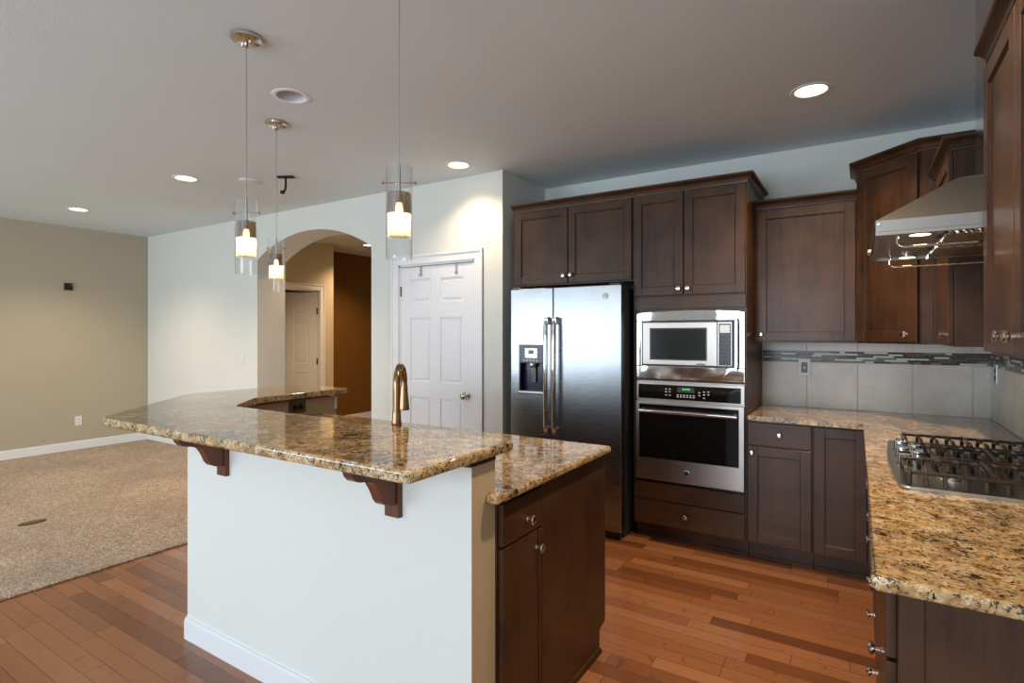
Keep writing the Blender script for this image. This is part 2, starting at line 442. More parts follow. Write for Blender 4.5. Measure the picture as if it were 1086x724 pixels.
# ------------------------------------------------------------------ doors (panelled)
def panel_door(w, h, panels, name='door_panel', parent=None):
    """face at y=0 towards -y, x 0..w"""
    m = MB(); m.box(0, w, .010, .036, 0, h)
    xs_ = [0] + sorted(set(v for p in panels for v in p[:2])) + [w]
    for i in range(0, len(xs_), 2): m.box(xs_[i], xs_[i+1], 0, .036, 0, h, .002)
    for xi in range(1, len(xs_)-1, 2):
        x0, x1 = xs_[xi], xs_[xi+1]
        zs = [0] + sorted(v for p in panels if p[0] == x0 for v in p[2:]) + [h]
        for i in range(0, len(zs), 2): m.box(x0-.001, x1+.001, .0004, .036, zs[i], zs[i+1], .002)
    for (x0, x1, z0, z1) in panels: m.box(x0+.022, x1-.022, .003, .02, z0+.022, z1-.022, .006)
    return m.build(name, 'door_white', parent)
def six(w, h):
    a, b, c, d = .115, w/2-.055, w/2+.055, w-.115
    zr = [(.24, .86), (1.0, 1.56), (1.70, 1.90)]
    return [(x0, x1, z0, z1) for (x0, x1) in ((a, b), (c, d)) for (z0, z1) in zr]
def casing(w, h, cw=.085):
    m = MB(); pr = [(0, 0), (.018, 0), (.018, cw*.45), (.012, cw*.7), (.008, cw), (0, cw)]
    m.box(-cw, 0, -.014, .001, 0, h+cw, .003); m.box(-cw, -cw+.022, -.021, .001, 0, h+cw, .003)
    m.box(w, w+cw, -.014, .001, 0, h+cw, .003); m.box(w+cw-.022, w+cw, -.021, .001, 0, h+cw, .003)
    m.box(0, w, -.0138, .001, h, h+cw, .003); m.box(-cw, w+cw, -.0215, .001, h+cw-.022, h+cw, .003)
    m.box(0, .016, .0, .11, 0, h, .001); m.box(w-.016, w, .0, .11, 0, h, .001); m.box(0, w, .0, .11, h-.016, h, .001)
    return m
def round_knob(parent, loc, rz=0, mat='nickel'):
    return MB().lathe([(0, 0), (.033, 0), (.033, .005), (.014, .01), (.011, .03), (.022, .038), (.029, .05), (.027, .062), (.016, .07), (0, .072)], seg=24, axis='y').build('door_knob', mat, parent, loc, (0, 0, rz))
d1 = thing('door_1', 'closed white six panel pantry door right of the arch', 'door', (DX0+.004, YW, 0)); struct(d1)
casing(DX1-DX0-.008, DZ-.004).build('door_casing', 'trim_white', d1)
lf = panel_door(.81, 2.012, six(.81, 2.012), parent=d1); lf.location = (.0185, .004, .008)
round_knob(lf, (.742, 0, .905))
for z in (.25, 1.05, 1.80): MB().box(-.003, .010, -.010, .006, z-.045, z+.045, .002).build('hinge', 'bronze_plate', lf)
for x, nm in ((.24, 'left hook over the top of the white pantry door'), (.635, 'right hook over the top of the white pantry door')):
    h = MB().box(-.011, .011, -.003, 0, -.085, .0, .0005).box(-.011, .011, -.003, .038, 0, .002, .0005).tube([(0, -.003, -.075), (0, -.018, -.085), (0, -.028, -.078), (0, -.03, -.065)], .004, 8).build('door_hook', 'steel_satin', None, (DX0+.0225+x, YW+.003, 2.0205))
    tag(h, nm, 'hook', 'hooks over the pantry door')
d2 = thing('door_2', 'tan lit hall door standing ajar beyond the arch', 'door', (HDX, hd0, 0), PI/2); struct(d2)
casing(hd1-hd0, 2.05).build('door_casing', 'trim_white', d2)
ang = math.radians(52)
lf = panel_door(.76, 2.01, six(.76, 2.01), parent=d2)
# hinged on the far jamb, leaf swung into the room behind
lf.location = (hd1-hd0-.02-.76*math.cos(ang), .03+.76*math.sin(ang), .015); lf.rotation_euler = (0, 0, -ang)
for z in (.25, 1.02, 1.74): MB().box(.75, .775, -.008, .012, z-.045, z+.045, .002).build('hinge', 'bronze_plate', lf)

# ------------------------------------------------------------------ wall fittings
def outlet(name, label, loc, rz, plate='plastic_white', sock='plastic_white', horiz=False, sw=.07, sh=.115, hole='dark_grey', switch=False):
    t = thing(name, label, 'switch' if switch else 'outlet', loc, rz)
    r = (0, PI/2 if horiz else 0, 0)
    MB().box(-sw/2, sw/2, -.006, 0, -sh/2, sh/2, .002, 2).build('plate', plate, t, (0, 0, 0), r)
    if switch:
        MB().box(-.016, .016, -.009, -.005, -.033, .033, .002).build('rocker', sock, t, (0, 0, 0), r)
    elif sock == 'dark_grey':
        MB().box(-.0185, .0185, -.009, -.005, -.036, .036, .002).build('socket', sock, t)
        for z in (-.022, .022): MB().box(-.008, -.0055, -.0098, -.008, z-.004, z+.006).box(.0055, .008, -.0098, -.008, z-.004, z+.006).build('slot', 'black_plastic', t)
        MB().box(-.008, .008, -.0105, -.008, -.006, .006, .001).build('test_button', 'plastic_white', t)
    else:
        for z in (-.021, .021):
            c = Matrix.Rotation(PI/2 if horiz else 0, 3, 'Y') @ Vector((0, 0, z))
            m = MB(); m.lathe([(.0165, .005), (.0165, .0085), (0, .0085)], seg=20, axis='y')
            s_ = m.build('socket', sock, t, c, r)
            MB().box(-.008, -.0055, -.0092, -.008, -.004, .006).box(.0055, .008, -.0092, -.008, -.004, .006).lathe([(.0025, .008), (.0025, .0092), (0, .0092)], (0, 0, -.009), 8, 'y').build('slot', hole, s_)
    return t
outlet('wall_outlet', 'white duplex outlet low on the beige left wall', (XL, 2.895, .36), PI/2)
outlet('light_switch', 'white light switch on white wall left of the arch', (-5.95, YW, 1.15), 0, switch=True)
sb = thing('junction_box', 'small black sconce box high on the beige wall', 'wall box', (XL, 2.79, 2.0), PI/2)
MB().box(-.052, .052, -.008, 0, -.052, .052, .002).build('plate', 'paint_beige', sb)
MB().box(-.042, .042, -.03, -.006, -.042, .042, .003).build('box', 'black_matte', sb)
MB().lathe([(.006, .03), (.006, .036), (0, .037)], (.026, 0, .02), 10, 'y').build('screw', 'chrome', sb)
fo = thing('floor_outlet', 'small dark oval cover plate set into the carpet', 'floor cover', (-5.255, 1.577, .012), 0)
ov = [( .045*math.cos(a), .085*math.sin(a)) for a in [2*PI*i/32 for i in range(32)]]
MB().prism(ov, 'z', 0, .006, .002, 1).build('cover', 'olive_metal', fo)
MB().box(-.018, .018, -.05, .05, .0055, .0085, .002).build('flap', 'bronze_plate', fo)

# ------------------------------------------------------------------ ceiling fittings
def can(x, y, label, lit=True, power=CAN_POWER, color=WARM):
    t = thing('recessed_light', label, 'ceiling light', (x, y, H), 0, 'recessed ceiling lights')
    MB().lathe([(.077, .03), (.077, -.0015), (.080, -.005), (.098, -.004), (.102, 0.0), (.077, .0)], seg=40).build('trim_ring', 'trim_white', t)
    MB().lathe([(.0772, .0), (.072, .05), (.060, .13), (.0, .13)], seg=40).build('housing', 'baffle', t)
    if lit:
        MB().lathe([(0, .012), (.035, .009), (.066, .016), (.070, .03), (.066, .05), (0, .05)], seg=32).build('lamp', 'lamp_lens', t)
        spot('can_light', (0, 0, -.01), power, color, parent=t)
    else:
        MB().lathe([(0, .06), (.03, .062), (.045, .08), (.04, .11), (0, .125)], seg=28).build('lamp', 'baffle', t)
    return t
can(*CANS[0], 'lit recessed light in the ceiling before the back wall cabinets')
can(*CANS[1], 'lit recessed light in the ceiling near the pantry door', power=38)
can(*CANS[2], 'lit recessed light left of the middle pendant, nearer white wall')
can(*CANS[3], 'lit recessed light furthest left above the carpet')
can(*CANS[4], 'lit recessed light in the hall ceiling beyond the arch', power=90, color=(1.0, .68, .40))
can(-5.5, 4.55, 'added recessed light hidden in the hall close behind the arch', power=90, color=(1.0, .68, .40))  # hidden from view, added to light the ajar door and tan hall wall
can(*CANS[5], 'added unseen recessed light above near end of the right worktop')  # outside the frame, added to warm the near worktop, island end and floor
can(*DARKCAN, 'unlit recessed light with white cone between two pendant canopies', lit=False)
cp = thing('ceiling_plate', 'flat round white cover plate on the ceiling behind pendants', 'cover plate', (-4.42, 2.79, H))
MB().lathe([(.085, 0), (.085, -.006), (.07, -.012), (0, -.012)], seg=36).build('disc', 'paint_ceiling', cp)
for x in (-.04, .04): MB().lathe([(.004, -.011), (.004, -.014), (0, -.014)], (x, 0, 0), 8).build('screw', 'trim_white', cp)
hk = thing('ceiling_bracket', 'black metal fixture stub hanging from the ceiling near arch', 'ceiling bracket', (-4.04, 2.87, H))
MB().box(-.07, .07, -.022, .022, -.014, 0, .003).build('plate', 'black_matte', hk, (0, 0, 0), (0, 0, .5))
MB().tube([(0, 0, -.01), (0, 0, -.09), (-.01, 0, -.115), (-.022, -.005, -.125)], .009, 10).lathe([(0, -.014), (.017, -.012), (.02, 0), (.017, .012), (0, .014)], (-.03, -.008, -.13), 14).build('stub', 'black_matte', hk)

def make_pendant(loc, label):
    t = thing('pendant_lamp', label, 'pendant lamp', (loc[0], loc[1], H), 0, 'glass pendant lamps over the bar')
    zt, zb = 2.012-H, 1.688-H
    MB().lathe([(0, 0), (.062, 0), (.066, -.006), (.064, -.016), (.05, -.026), (0, -.03)], seg=36).build('canopy', 'nickel', t)
    MB().lathe([(0, -.028), (.008, -.028), (.008, -.05), (.004, -.054), (0, -.054)], seg=14).build('cord_grip', 'nickel', t)
    for a in (-.03, .03): MB().lathe([(.0055, -.026), (.0055, -.036), (0, -.04)], (a, 0, 0), 10).build('screw', 'nickel', t)
    MB().tube([(0, 0, -.05), (0, 0, zt-.0)], .0022, 8).build('cord', 'cord_silver', t)
    MB().lathe([(0, zt+.012), (.005, zt+.01), (.006, zt-.09), (.011, zt-.092), (.011, zt-.102), (0, zt-.102)], seg=14).build('stem', 'nickel', t)
    MB().tube([(-.056, .0, zt-.055), (.056, 0, zt-.055)], .0025, 8).lathe([(0, -.007), (.007, 0), (0, .007)], (-.056, 0, zt-.055), 10).lathe([(0, -.007), (.007, 0), (0, .007)], (.056, 0, zt-.055), 10).build('cross_pin', 'nickel', t, (0, 0, 0), (0, 0, .55))
    MB().lathe([(.0435, zt), (.0455, zt), (.0455, zb), (.0435, zb)], seg=40).build('glass_cylinder', 'glass_clear', t)
    z1, z2, z3 = zt-.092, zt-.165, zt-.245
    sh = MB().lathe([(.012, z1), (.040, z1), (.0408, z1-.004), (.0408, z2)], seg=36).build('inner_shade', 'glass_smoke', t)
    MB().lathe([(.0408, z2-.001), (.0408, z3), (.0385, z3), (.0385, z2-.001)], seg=36).build('frosted_sleeve', 'glass_frost', sh)
    MB().lathe([(0, z1-.004), (.014, z1-.005), (.014, z1-.035), (0, z1-.035)], seg=16).build('lamp_holder', 'nickel', t)
    MB().lathe([(0, z1-.034), (.009, z1-.036), (.013, z1-.052), (.012, z1-.07), (.006, z1-.08), (0, z1-.082)], seg=16).build('bulb', 'bulb', t)
    point('pendant_light', (0, 0, z1-.088), PENDANT_POWER, rad=.012, parent=t)
    return t
make_pendant((-1.376, 1.43), 'clear glass pendant lamp nearest the refrigerator, right of the others')
make_pendant((-2.29, 1.43), 'clear glass pendant lamp hanging middle in the row of three')
make_pendant((-3.063, 2.11), 'clear glass pendant lamp furthest away, beside the arch')

# ------------------------------------------------------------------ bar and island
struct(MB().prism([(-1.023, 1.38), (-2.68, 1.38), (-2.625, 1.51), (-1.023, 1.51)], 'z', 0, 1.012).build('wall_bar', 'paint_light', flat=True), 'white half wall carrying the raised bar', 'wall')
struct(MB().prism([(-2.68, 1.38), (-3.10, 1.83), (-2.97, 1.885), (-2.625, 1.51)], 'z', 0, 1.012).build('wall_bar_angle', 'paint_light', flat=True), 'angled piece of the half wall under the bar', 'wall')
struct(MB().prism([(-3.10, 1.83), (-3.10, 2.49), (-2.97, 2.49), (-2.97, 1.885)], 'z', 0, 1.012).build('wall_bar_far', 'paint_light', flat=True), 'far leg of the half wall under the bar', 'wall')
struct(MB().box(-1.17, -1.0232, 1.374, 1.515, 1.012, 1.0315, .001).build('trim_1', 'wood_dark_h'), 'dark wood strip under the raised bar end', 'trim')
struct(MB().sweep([(-3.10, 2.49), (-3.10, 1.83), (-2.68, 1.38), (-1.023, 1.38)], [(0, 0), (.013, 0), (.013, .082), (.008, .098), (0, .098)]).build('baseboard_bar', 'trim_white'), 'white baseboard along the bar half wall', 'baseboard')
struct(MB().box(-2.974, -2.966, 2.478, 2.496, .93, 1.0115, .001).build('trim_2', 'trim_white'), 'white corner strip at the far end of bar wall', 'trim')
bar = [(-.995, 1.068), (-2.775, 1.068), (-3.42, 1.76), (-3.42, 2.53), (-2.895, 2.53), (-2.895, 1.86), (-2.645, 1.588), (-.995, 1.588)]
def ctop(poly, z0, z1, name, parent=None):
    n = len(poly); out = []
    for i, p in enumerate(poly):          # round convex plan corners a little
        a, c = Vector(poly[i-1]), Vector(poly[(i+1) % n]); b = Vector(p); r = .018
        u = (a-b).normalized(); w = (c-b).normalized()
        for k in range(4):
            t_ = k/3; q = b + u*r*(1-t_)**2 + w*r*t_**2
            out.append((q.x, q.y))
    return MB().prism(out, 'z', z0, z1, .0105, 4).build(name, 'granite', parent)
tag(ctop(bar, 1.0322, 1.067, 'breakfast_bar'), 'raised angled granite breakfast bar on the white half wall', 'breakfast bar')
low = [(-.97, 1.447), (-.97, 2.386), (-2.968, 2.386), (-2.968, 1.887), (-2.624, 1.512), (-1.021, 1.512), (-1.021, 1.447)]
tag(ctop(low, .884, .914, 'island_worktop'), 'lower granite worktop of the island behind the raised bar', 'worktop')
outlet('bar_outlet', 'brown double outlet lying sideways on inner face of bar wall', (-2.97, 2.19, .972), PI/2, 'bronze_plate', 'black_plastic', True, .075, .12)

def corbel(x, label):
    t = thing('corbel', label, 'corbel', (x, 1.38, 0), 0, 'wooden corbels under the bar')
    MB().box(-.033, .033, -.02, -.0005, .808, 1.0318, .002).build('back_plate', 'wood_corbel', t)
    pts = [(-.02, 1.0318), (-.212, 1.0318), (-.212, 1.004), (-.206, .984), (-.192, .968), (-.172, .961), (-.152, .961), (-.132, .957), (-.113, .945), (-.099, .925), (-.091, .902), (-.084, .881), (-.071, .865), (-.050, .856), (-.02, .852)]
    MB().prism(pts, 'x', -.024, .024, .003, 1).build('bracket', 'wood_corbel', t)
corbel(-2.367, 'brown scrolled wooden corbel under left half of the bar')
corbel(-1.345, 'brown scrolled wooden corbel nearest the bar\'s right end')

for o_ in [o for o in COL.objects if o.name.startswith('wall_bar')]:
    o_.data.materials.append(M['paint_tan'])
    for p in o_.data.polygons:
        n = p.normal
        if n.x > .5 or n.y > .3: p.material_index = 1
# ------------------------------------------------------------------ cabinets
KNOB = None
def knob(parent, loc, rz=0):
    global KNOB
    if KNOB is None:
        o = MB().lathe([(0, 0), (.0085, 0), (.0085, .003), (.0055, .006), (.0055, .016), (.010, .019), (.0155, .023), (.016, .027), (.0125, .031), (0, .033)], seg=20, axis='y').build('knob', 'nickel', parent)
        KNOB = o.data
    else:
        o = bpy.data.objects.new('knob', KNOB); COL.objects.link(o); o.parent = parent
    o.location = loc; o.rotation_euler = (0, 0, rz); return o
def door_mesh(x0, x1, z0, z1, s=.058):
    m = MB(); b = .0022
    m.box(x0, x0+s, -.02, -.0004, z0, z1, b); m.box(x1-s, x1, -.02, -.0004, z0, z1, b)
    m.box(x0+s-.0012, x1-s+.0012, -.0198, -.0004, z1-s, z1, b); m.box(x0+s-.0012, x1-s+.0012, -.0198, -.0004, z0, z0+s, b)
    m.box(x0+s-.002, x1-s+.002, -.0105, -.002, z0+s-.002, z1-s+.002)
    # small inner bead
    e = .005
    for (a, c, d, f) in ((x0+s-.001, x0+s+e, z0+s, z1-s), (x1-s-e, x1-s+.001, z0+s, z1-s)): m.box(a, c, -.014, -.004, d, f, .002)
    for (d, f) in ((z0+s-.001, z0+s+e), (z1-s-e, z1-s+.001)): m.box(x0+s, x1-s, -.014, -.004, d, f, .002)
    return m
def front(root, kind, x0, x1, z0, z1, knobs=()):
    if kind == 'door': o = door_mesh(x0, x1, z0, z1).build('door', 'wood_dark', root)
    elif kind == 'slab': o = MB().box(x0, x1, -.02, -.0004, z0, z1, .003, 2).build('door', 'wood_dark', root)
    else: o = MB().box(x0, x1, -.02, -.0004, z0, z1, .003, 2).build('drawer', 'wood_dark_h', root)
    for (kx, kz) in knobs: knob(o, (kx, -.0195, kz))
    return o
CROWN = [(0, 0), (.006, 0), (.008, .008), (.013, .012), (.017, .026), (.028, .037), (.040, .041), (.044, .046), (.044, .056), (0, .056)]
def cabinet(name, label, w, d, z0, z1, loc, rz, fronts, toe=False, crown=None, crown_z=None):
    t = thing(name, label, 'cabinet', (loc[0], loc[1], 0), rz)
    b = MB()
    if toe: b.box(0, w, 0, d, .105, z1, .0015)
    else: b.box(0, w, 0, d, z0, z1, .0015)
    b.build('body', 'wood_dark', t)
    if toe: MB().box(.001, w-.001, .065, d-.002, 0, .1045).box(.001, w-.001, .052, .065, 0, .018, .004).build('toe_kick', 'wood_dark_h', t)
    for f in fronts: front(t, *f)
    if crown: MB().sweep(crown, CROWN, (z1 if crown_z is None else crown_z)).build('crown_moulding', 'wood_dark_h', t)
    return t
TY = 3.76; TD = YB-.002-TY
# over-fridge cabinet and tall oven cabinet, both at the tall height
x0 = -2.372
cabinet('fridge_cabinet', 'dark brown two door cabinet above the refrigerator', 1.004, TD, 1.80, 2.392, (x0, TY), 0, [
    ('door', .030, .494, 1.812, 2.382, [(.468, 1.868)]), ('door', .501, .996, 1.812, 2.382, [(.527, 1.871)])], crown=[(0, 0), (1.004, 0)])
x0 = -1.366
oc = cabinet('oven_cabinet', 'tall dark brown cabinet housing the microwave and wall oven', .746, TD, 0, 2.392, (x0, TY), 0, [
    ('door', .006, .349, 1.690, 2.382, [(.322, 1.732)]), ('door', .356, .738, 1.690, 2.382, [(.384, 1.732)]),
    ('drawer', .010, .736, .118, .283, [(.367, .205)])], toe=True, crown=[(0, 0), (.746, 0), (.746, TD)])
MB().box(.010, .736, -.02, -.0004, .29, .408, .003, 2).build('filler_panel', 'wood_dark_h', oc)
MB().box(.004, .742, -.012, -.0004, 1.598, 1.684, .002).build('top_rail', 'wood_dark_h', oc)
# back wall upper cabinet
UY = 4.05; UD = YB-.002-UY
cabinet('wall_cabinet', 'dark single door wall cabinet between oven tower and corner cabinet', .588, UD, 1.37, 2.262, (-.618, UY), 0, [
    ('door', .016, .580, 1.380, 2.250, [(.042, 1.425)])], crown=[(0, 0), (.588, 0)])
# diagonal corner cabinet
cc = thing('corner_cabinet', 'tall dark angled corner wall cabinet left of the hood', 'cabinet', (-.028, 4.05, 0))
cpoly = [(0, YB-.002-4.05), (0, 0), (.30, -.30), (.688, -.30), (.688, YB-.002-4.05)]
MB().prism(cpoly, 'z', 1.37, 2.43, .0015, 1).build('body', 'wood_dark', cc)
cd = door_mesh(.012, .412, 1.38, 2.418).build('door', 'wood_dark', cc); cd.rotation_euler = (0, 0, -PI/4)
knob(cd, (.352, -.0195, 1.425))
MB().sweep([(0, YB-.002-4.05), (0, 0), (.30, -.30), (.688, -.30)], CROWN, 2.43).build('crown_moulding', 'wood_dark_h', cc)
# narrow wall cabinet left of the hood (faces the room, -X)
RX = .339; RD = XR-.002-RX
cabinet('narrow_cabinet', 'narrow dark wall cabinet squeezed between hood and corner cabinet', .655, RD, 1.37, 2.234, (RX, 3.748), -PI/2, [
    ('door', .012, .645, 1.38, 2.222, [(.60, 1.425)])], crown=[(0, 0), (.655, 0), (.655, RD)])
# right wall cabinet near the camera
cabinet('right_wall_cabinet', 'glossy dark two door wall cabinet nearest, right of the hood', .85, RD, 1.363, 2.262, (RX, 2.262), -PI/2, [
    ('door', .008, .420, 1.373, 2.25, [(.345, 1.42)]), ('door', .428, .842, 1.373, 2.25, [(.47, 1.42)])], crown=[(0, 0), (.85, 0)])
# base cabinets, back wall
cabinet('drawer_base_cabinet', 'dark base cabinet with one drawer over one door beside ovens', .366, TD, 0, .883, (-.619, TY), 0, [
    ('drawer', .006, .360, .732, .872, [(.188, .806)]), ('door', .006, .360, .122, .724, [(.030, .684)])], toe=True)
cabinet('corner_base_cabinet', 'dark base cabinet with one full height door in the corner', .30, TD, 0, .883, (-.252, TY), 0, [
    ('door', .006, .272, .122, .872)], toe=True)
# base cabinets, right run (face -X)
BX = .062; BD = XR-.002-BX
cabinet('side_base_cabinet', 'dark base cabinet past the cooktop with drawers towards the aisle', .60, BD, 0, .883, (BX, 3.722), -PI/2, [
    ('drawer', .05, .592, .732, .872, [(.20, .80), (.46, .80)]), ('door', .05, .318, .122, .724, [(.29, .66)]), ('door', .324, .592, .122, .724, [(.35, .66)])], toe=True)
cabinet('cooktop_base_cabinet', 'dark wide drawer base cabinet beneath the gas cooktop', 1.238, BD, 0, .883, (BX, 3.118), -PI/2, [
    ('drawer', .006, 1.232, .732, .872, [(.40, .80), (.86, .80)]), ('drawer', .006, 1.232, .43, .724, [(.40, .58), (.86, .58)]), ('drawer', .006, 1.232, .122, .422, [(.40, .27), (.86, .27)])], toe=True)
ds = cabinet('drawer_stack_cabinet', 'dark four drawer base cabinet at near end of right worktop', .446, BD, 0, .883, (BX, 1.876), -PI/2, [
    ('drawer', .006, .440, .732, .872, [(.223, .80)]), ('drawer', .006, .440, .560, .724, [(.223, .64)]), ('drawer', .006, .440, .345, .552, [(.223, .45)]), ('drawer', .006, .440, .122, .337, [(.223, .23)])], toe=True)
MB().box(.4462, .462, 0, BD, .105, .883, .0015).box(.462, .468, 0, .045, .105, .883, .0015).build('end_panel', 'wood_dark', ds)
# worktop in an L
lw = [(-.618, YB-.003), (-.618, 3.728), (.014, 3.728), (.014, 1.392), (XR-.003, 1.392), (XR-.003, YB-.003)]
tag(ctop(lw, .884, .914, 'kitchen_worktop'), 'long L-shaped granite worktop under the hood and backsplash', 'worktop')

# island cabinets
ie = cabinet('island_end_cabinet', 'narrow dark island cabinet with drawer and door beside half wall', .270, .3, 0, .883, (-1.02, 1.513), PI/2, [
    ('drawer', .008, .270, .722, .862, [(.165, .775)]), ('slab', .008, .243, .02, .714, [(.228, .655)])])
MB().box(.248, .270, -.02, -.0004, .02, .714, .002).build('filler_strip', 'wood_dark', ie)
ik = cabinet('island_sink_cabinet', 'large dark island cabinet with plain end panel facing the aisle', 1.80, .569, 0, .883, (-1.022, 2.355), PI, [
    ('door', .02, .48, .122, .872, [(.45, .8)]), ('door', .49, .95, .122, .872, [(.52, .8)]), ('door', .96, 1.42, .122, .872, [(1.39, .8)])], toe=True)
# end panel is a child of the sink cabinet: local frame rotated by pi
ep = [(2.355-1.786, 0), (2.355-1.786, .883), (-.022, .883), (-.022, .125), (-.018, .112), (.042, .100), (.045, 0)]
MB().prism([(-(-y), z) for (y, z) in ep], 'x', -.022, -.0005, .0015, 1).build('end_panel', 'wood_dark', ik)
MB().sweep([(-.022, .045), (-.022, 2.355-1.786)][::-1], [(0, 0), (.014, 0), (.012, .012), (.006, .02), (0, .022)]).build('shoe_moulding', 'wood_dark_h', ik)

# ------------------------------------------------------------------ backsplash
bs = MB()
joints = [-.618, -.33, -.03, .27, .57, .655]
for a, b in zip(joints, joints[1:]):
    bs.box(a+.001, b-.001, YB-.010, YB-.0005, .915, 1.230, .001); bs.box(a+.001, b-.001, YB-.010, YB-.0005, 1.308, 1.369, .001)
bs.slot = 1; bs.box(-.618, .655, YB-.007, YB-.0004, .9145, 1.3695); bs.slot = 0
tb = struct(bs.build('wall_tile_back', ['tile', 'grout']), 'beige tile backsplash with mosaic band on the back wall', 'backsplash')
rs = MB(); yy = YB-.012
ys = [yy, 4.19, 3.89, 3.59, 3.29, 2.99, 2.69, 2.39, 2.09, 1.79, 1.49, 1.40]
for a, b in zip(ys, ys[1:]):
    rs.box(XR-.010, XR-.0005, b+.001, a-.001, .915, 1.230, .001); rs.box(XR-.010, XR-.0005, b+.001, a-.001, 1.308, 1.362, .001)
rs.box(XR-.010, XR-.0005, 2.27, 3.08, 1.362, 1.75, .001)
rs.slot = 1; rs.box(XR-.007, XR-.0004, 1.40, yy, .9145, 1.3625)
tr = struct(rs.build('wall_tile_right', ['tile', 'grout']), 'beige tile backsplash with mosaic band on the right wall', 'backsplash')
def mosaic(along0, along1, put):
    rowh = .0124
    for k in range(6):
        z0 = 1.232+k*rowh; p = along0 - random.random()*.08
        while p < along1:
            L = random.choice([.03, .05, .06, .075, .095, .11, .13])
            a, b = max(p, along0), min(p+L, along1)
            if b-a > .004: put(a+.0012, b-.0012, z0+.001, z0+rowh-.001, random.choices(range(5), [4, 1.6, 1.8, 3.4, 1.4])[0])
            p += L
MOS = ['mosaic_dark', 'mosaic_brown', 'mosaic_grey', 'mosaic_pale', 'mosaic_blue']
mb = MB()
def put(a, b, z0, z1, k):
    mb.slot = k; mb.box(a, b, YB-.0115, YB-.0065, z0, z1)
mosaic(-.612, .650, put); mb.build('mosaic_band', MOS, tb, flat=True)
mb = MB()
def put(a, b, z0, z1, k):
    mb.slot = k; mb.box(XR-.0115, XR-.0065, a, b, z0, z1)
mosaic(1.42, yy, put); mb.build('mosaic_band', MOS, tr, flat=True)
outlet('backsplash_outlet', 'white plated outlet with dark centre on the back tile', (-.345, YB-.0105, 1.192), 0, 'plastic_white', 'dark_grey', False, .075, .118)
outlet('backsplash_outlet', 'dark outlet on the right wall tile near the corner', (XR-.0105, 4.20, 1.192), -PI/2, 'steel_satin', 'black_plastic', False, .075, .118)

# ------------------------------------------------------------------ refrigerator
fr = thing('refrigerator', 'stainless steel side by side refrigerator with ice dispenser', 'refrigerator', (-1.845, 3.6, 0))
FW = .449
MB().box(-FW+.006, FW-.006, .072, .755, .02, 1.752, .004).box(-.38, -.30, .12, .2, 0, .03).box(.30, .38, .12, .2, 0, .03).box(-.38, -.30, .62, .7, 0, .03).box(.30, .38, .62, .7, 0, .03).build('case', 'dark_grey', fr)
MB().box(-FW+.02, FW-.02, .03, .075, .008, .055, .004).build('base_grille', 'black_plastic', fr)
sx = -.080
DXa, DXb, DZa, DZb = -.372, -.155, .975, 1.345
# freezer door with a recess for the dispenser
fd = MB()
fd.box(-FW, DXa, 0, .07, .058, 1.768, .006, 2); fd.box(DXb, sx-.003, 0, .07, .058, 1.768, .006, 2)
fd.box(DXa-.006, DXb+.006, .0, .07, .058, DZa, .0); fd.box(DXa-.006, DXb+.006, .0, .07, DZb, 1.7675, .0)
fd.box(DXa-.002, DXb+.002, .055, .07, DZa-.002, DZb+.002)
fdo = fd.build('freezer_door', 'steel_fridge', fr)
fdr = MB().box(sx+.003, FW, 0, .07, .058, 1.768, .006, 2).build('fridge_door', 'steel_fridge', fr)
dp = MB().box(DXa, DXb, -.006, .05, 1.205, DZb, .006, 2).box(DXa, DXa+.016, -.006, .05, DZa, 1.21, .004).box(DXb-.016, DXb, -.006, .05, DZa, 1.21, .004).build('dispenser', 'black_plastic', fdo)
MB().box(DXa+.016, DXb-.016, .045, .052, DZa, 1.206).build('dispenser_cavity', 'blue_dark', fdo)
MB().box(DXa-.003, DXb+.003, -.012, .05, DZa-.004, DZa+.022, .005, 2).build('drip_tray', 'steel_satin', fdo)
MB().box(DXa+.055, DXb-.055, -.0085, -.004, 1.245, 1.318, .002).build('display_frame', 'steel_satin', fdo)
MB().box(DXa+.085, DXb-.085, -.0095, -.006, 1.275, 1.305, .001).build('display', 'black_plastic', fdo)
bt = MB()
for i in range(5): bt.box(DXa+.04+i*.028, DXa+.055+i*.028, -.0085, -.004, 1.222, 1.232, .001)
bt.build('buttons', 'plastic_white', fdo)
MB().lathe([(.03, 1.206), (.03, 1.19), (.02, 1.175), (0, 1.175)], ((DXa+DXb)/2, .02, 0), 20).build('chute', 'steel_satin', fdo)
MB().box((DXa+DXb)/2-.022, (DXa+DXb)/2+.022, .028, .034, 1.06, 1.175, .003).build('paddle', 'mosaic_grey', fdo, (0, 0, 0), (0, 0, 0))
def fhandle(x, par):
    pts = [(x, .0, .70), (x, -.034, .712), (x, -.052, .75), (x, -.055, .95), (x, -.056, 1.12), (x, -.055, 1.30), (x, -.052, 1.49), (x, -.034, 1.528), (x, .0, 1.54)]
    MB().tube(pts, [.014, .015, .0165, .0165, .0165, .0165, .0165, .015, .014], 14).build('handle', 'chrome', par)
    for z in (.695, 1.497): MB().box(x-.019, x+.019, -.05, .001, z, z+.048, .006, 2).build('handle_mount', 'steel_satin', par)
fhandle(sx-.034, fdo); fhandle(sx+.034, fdr)
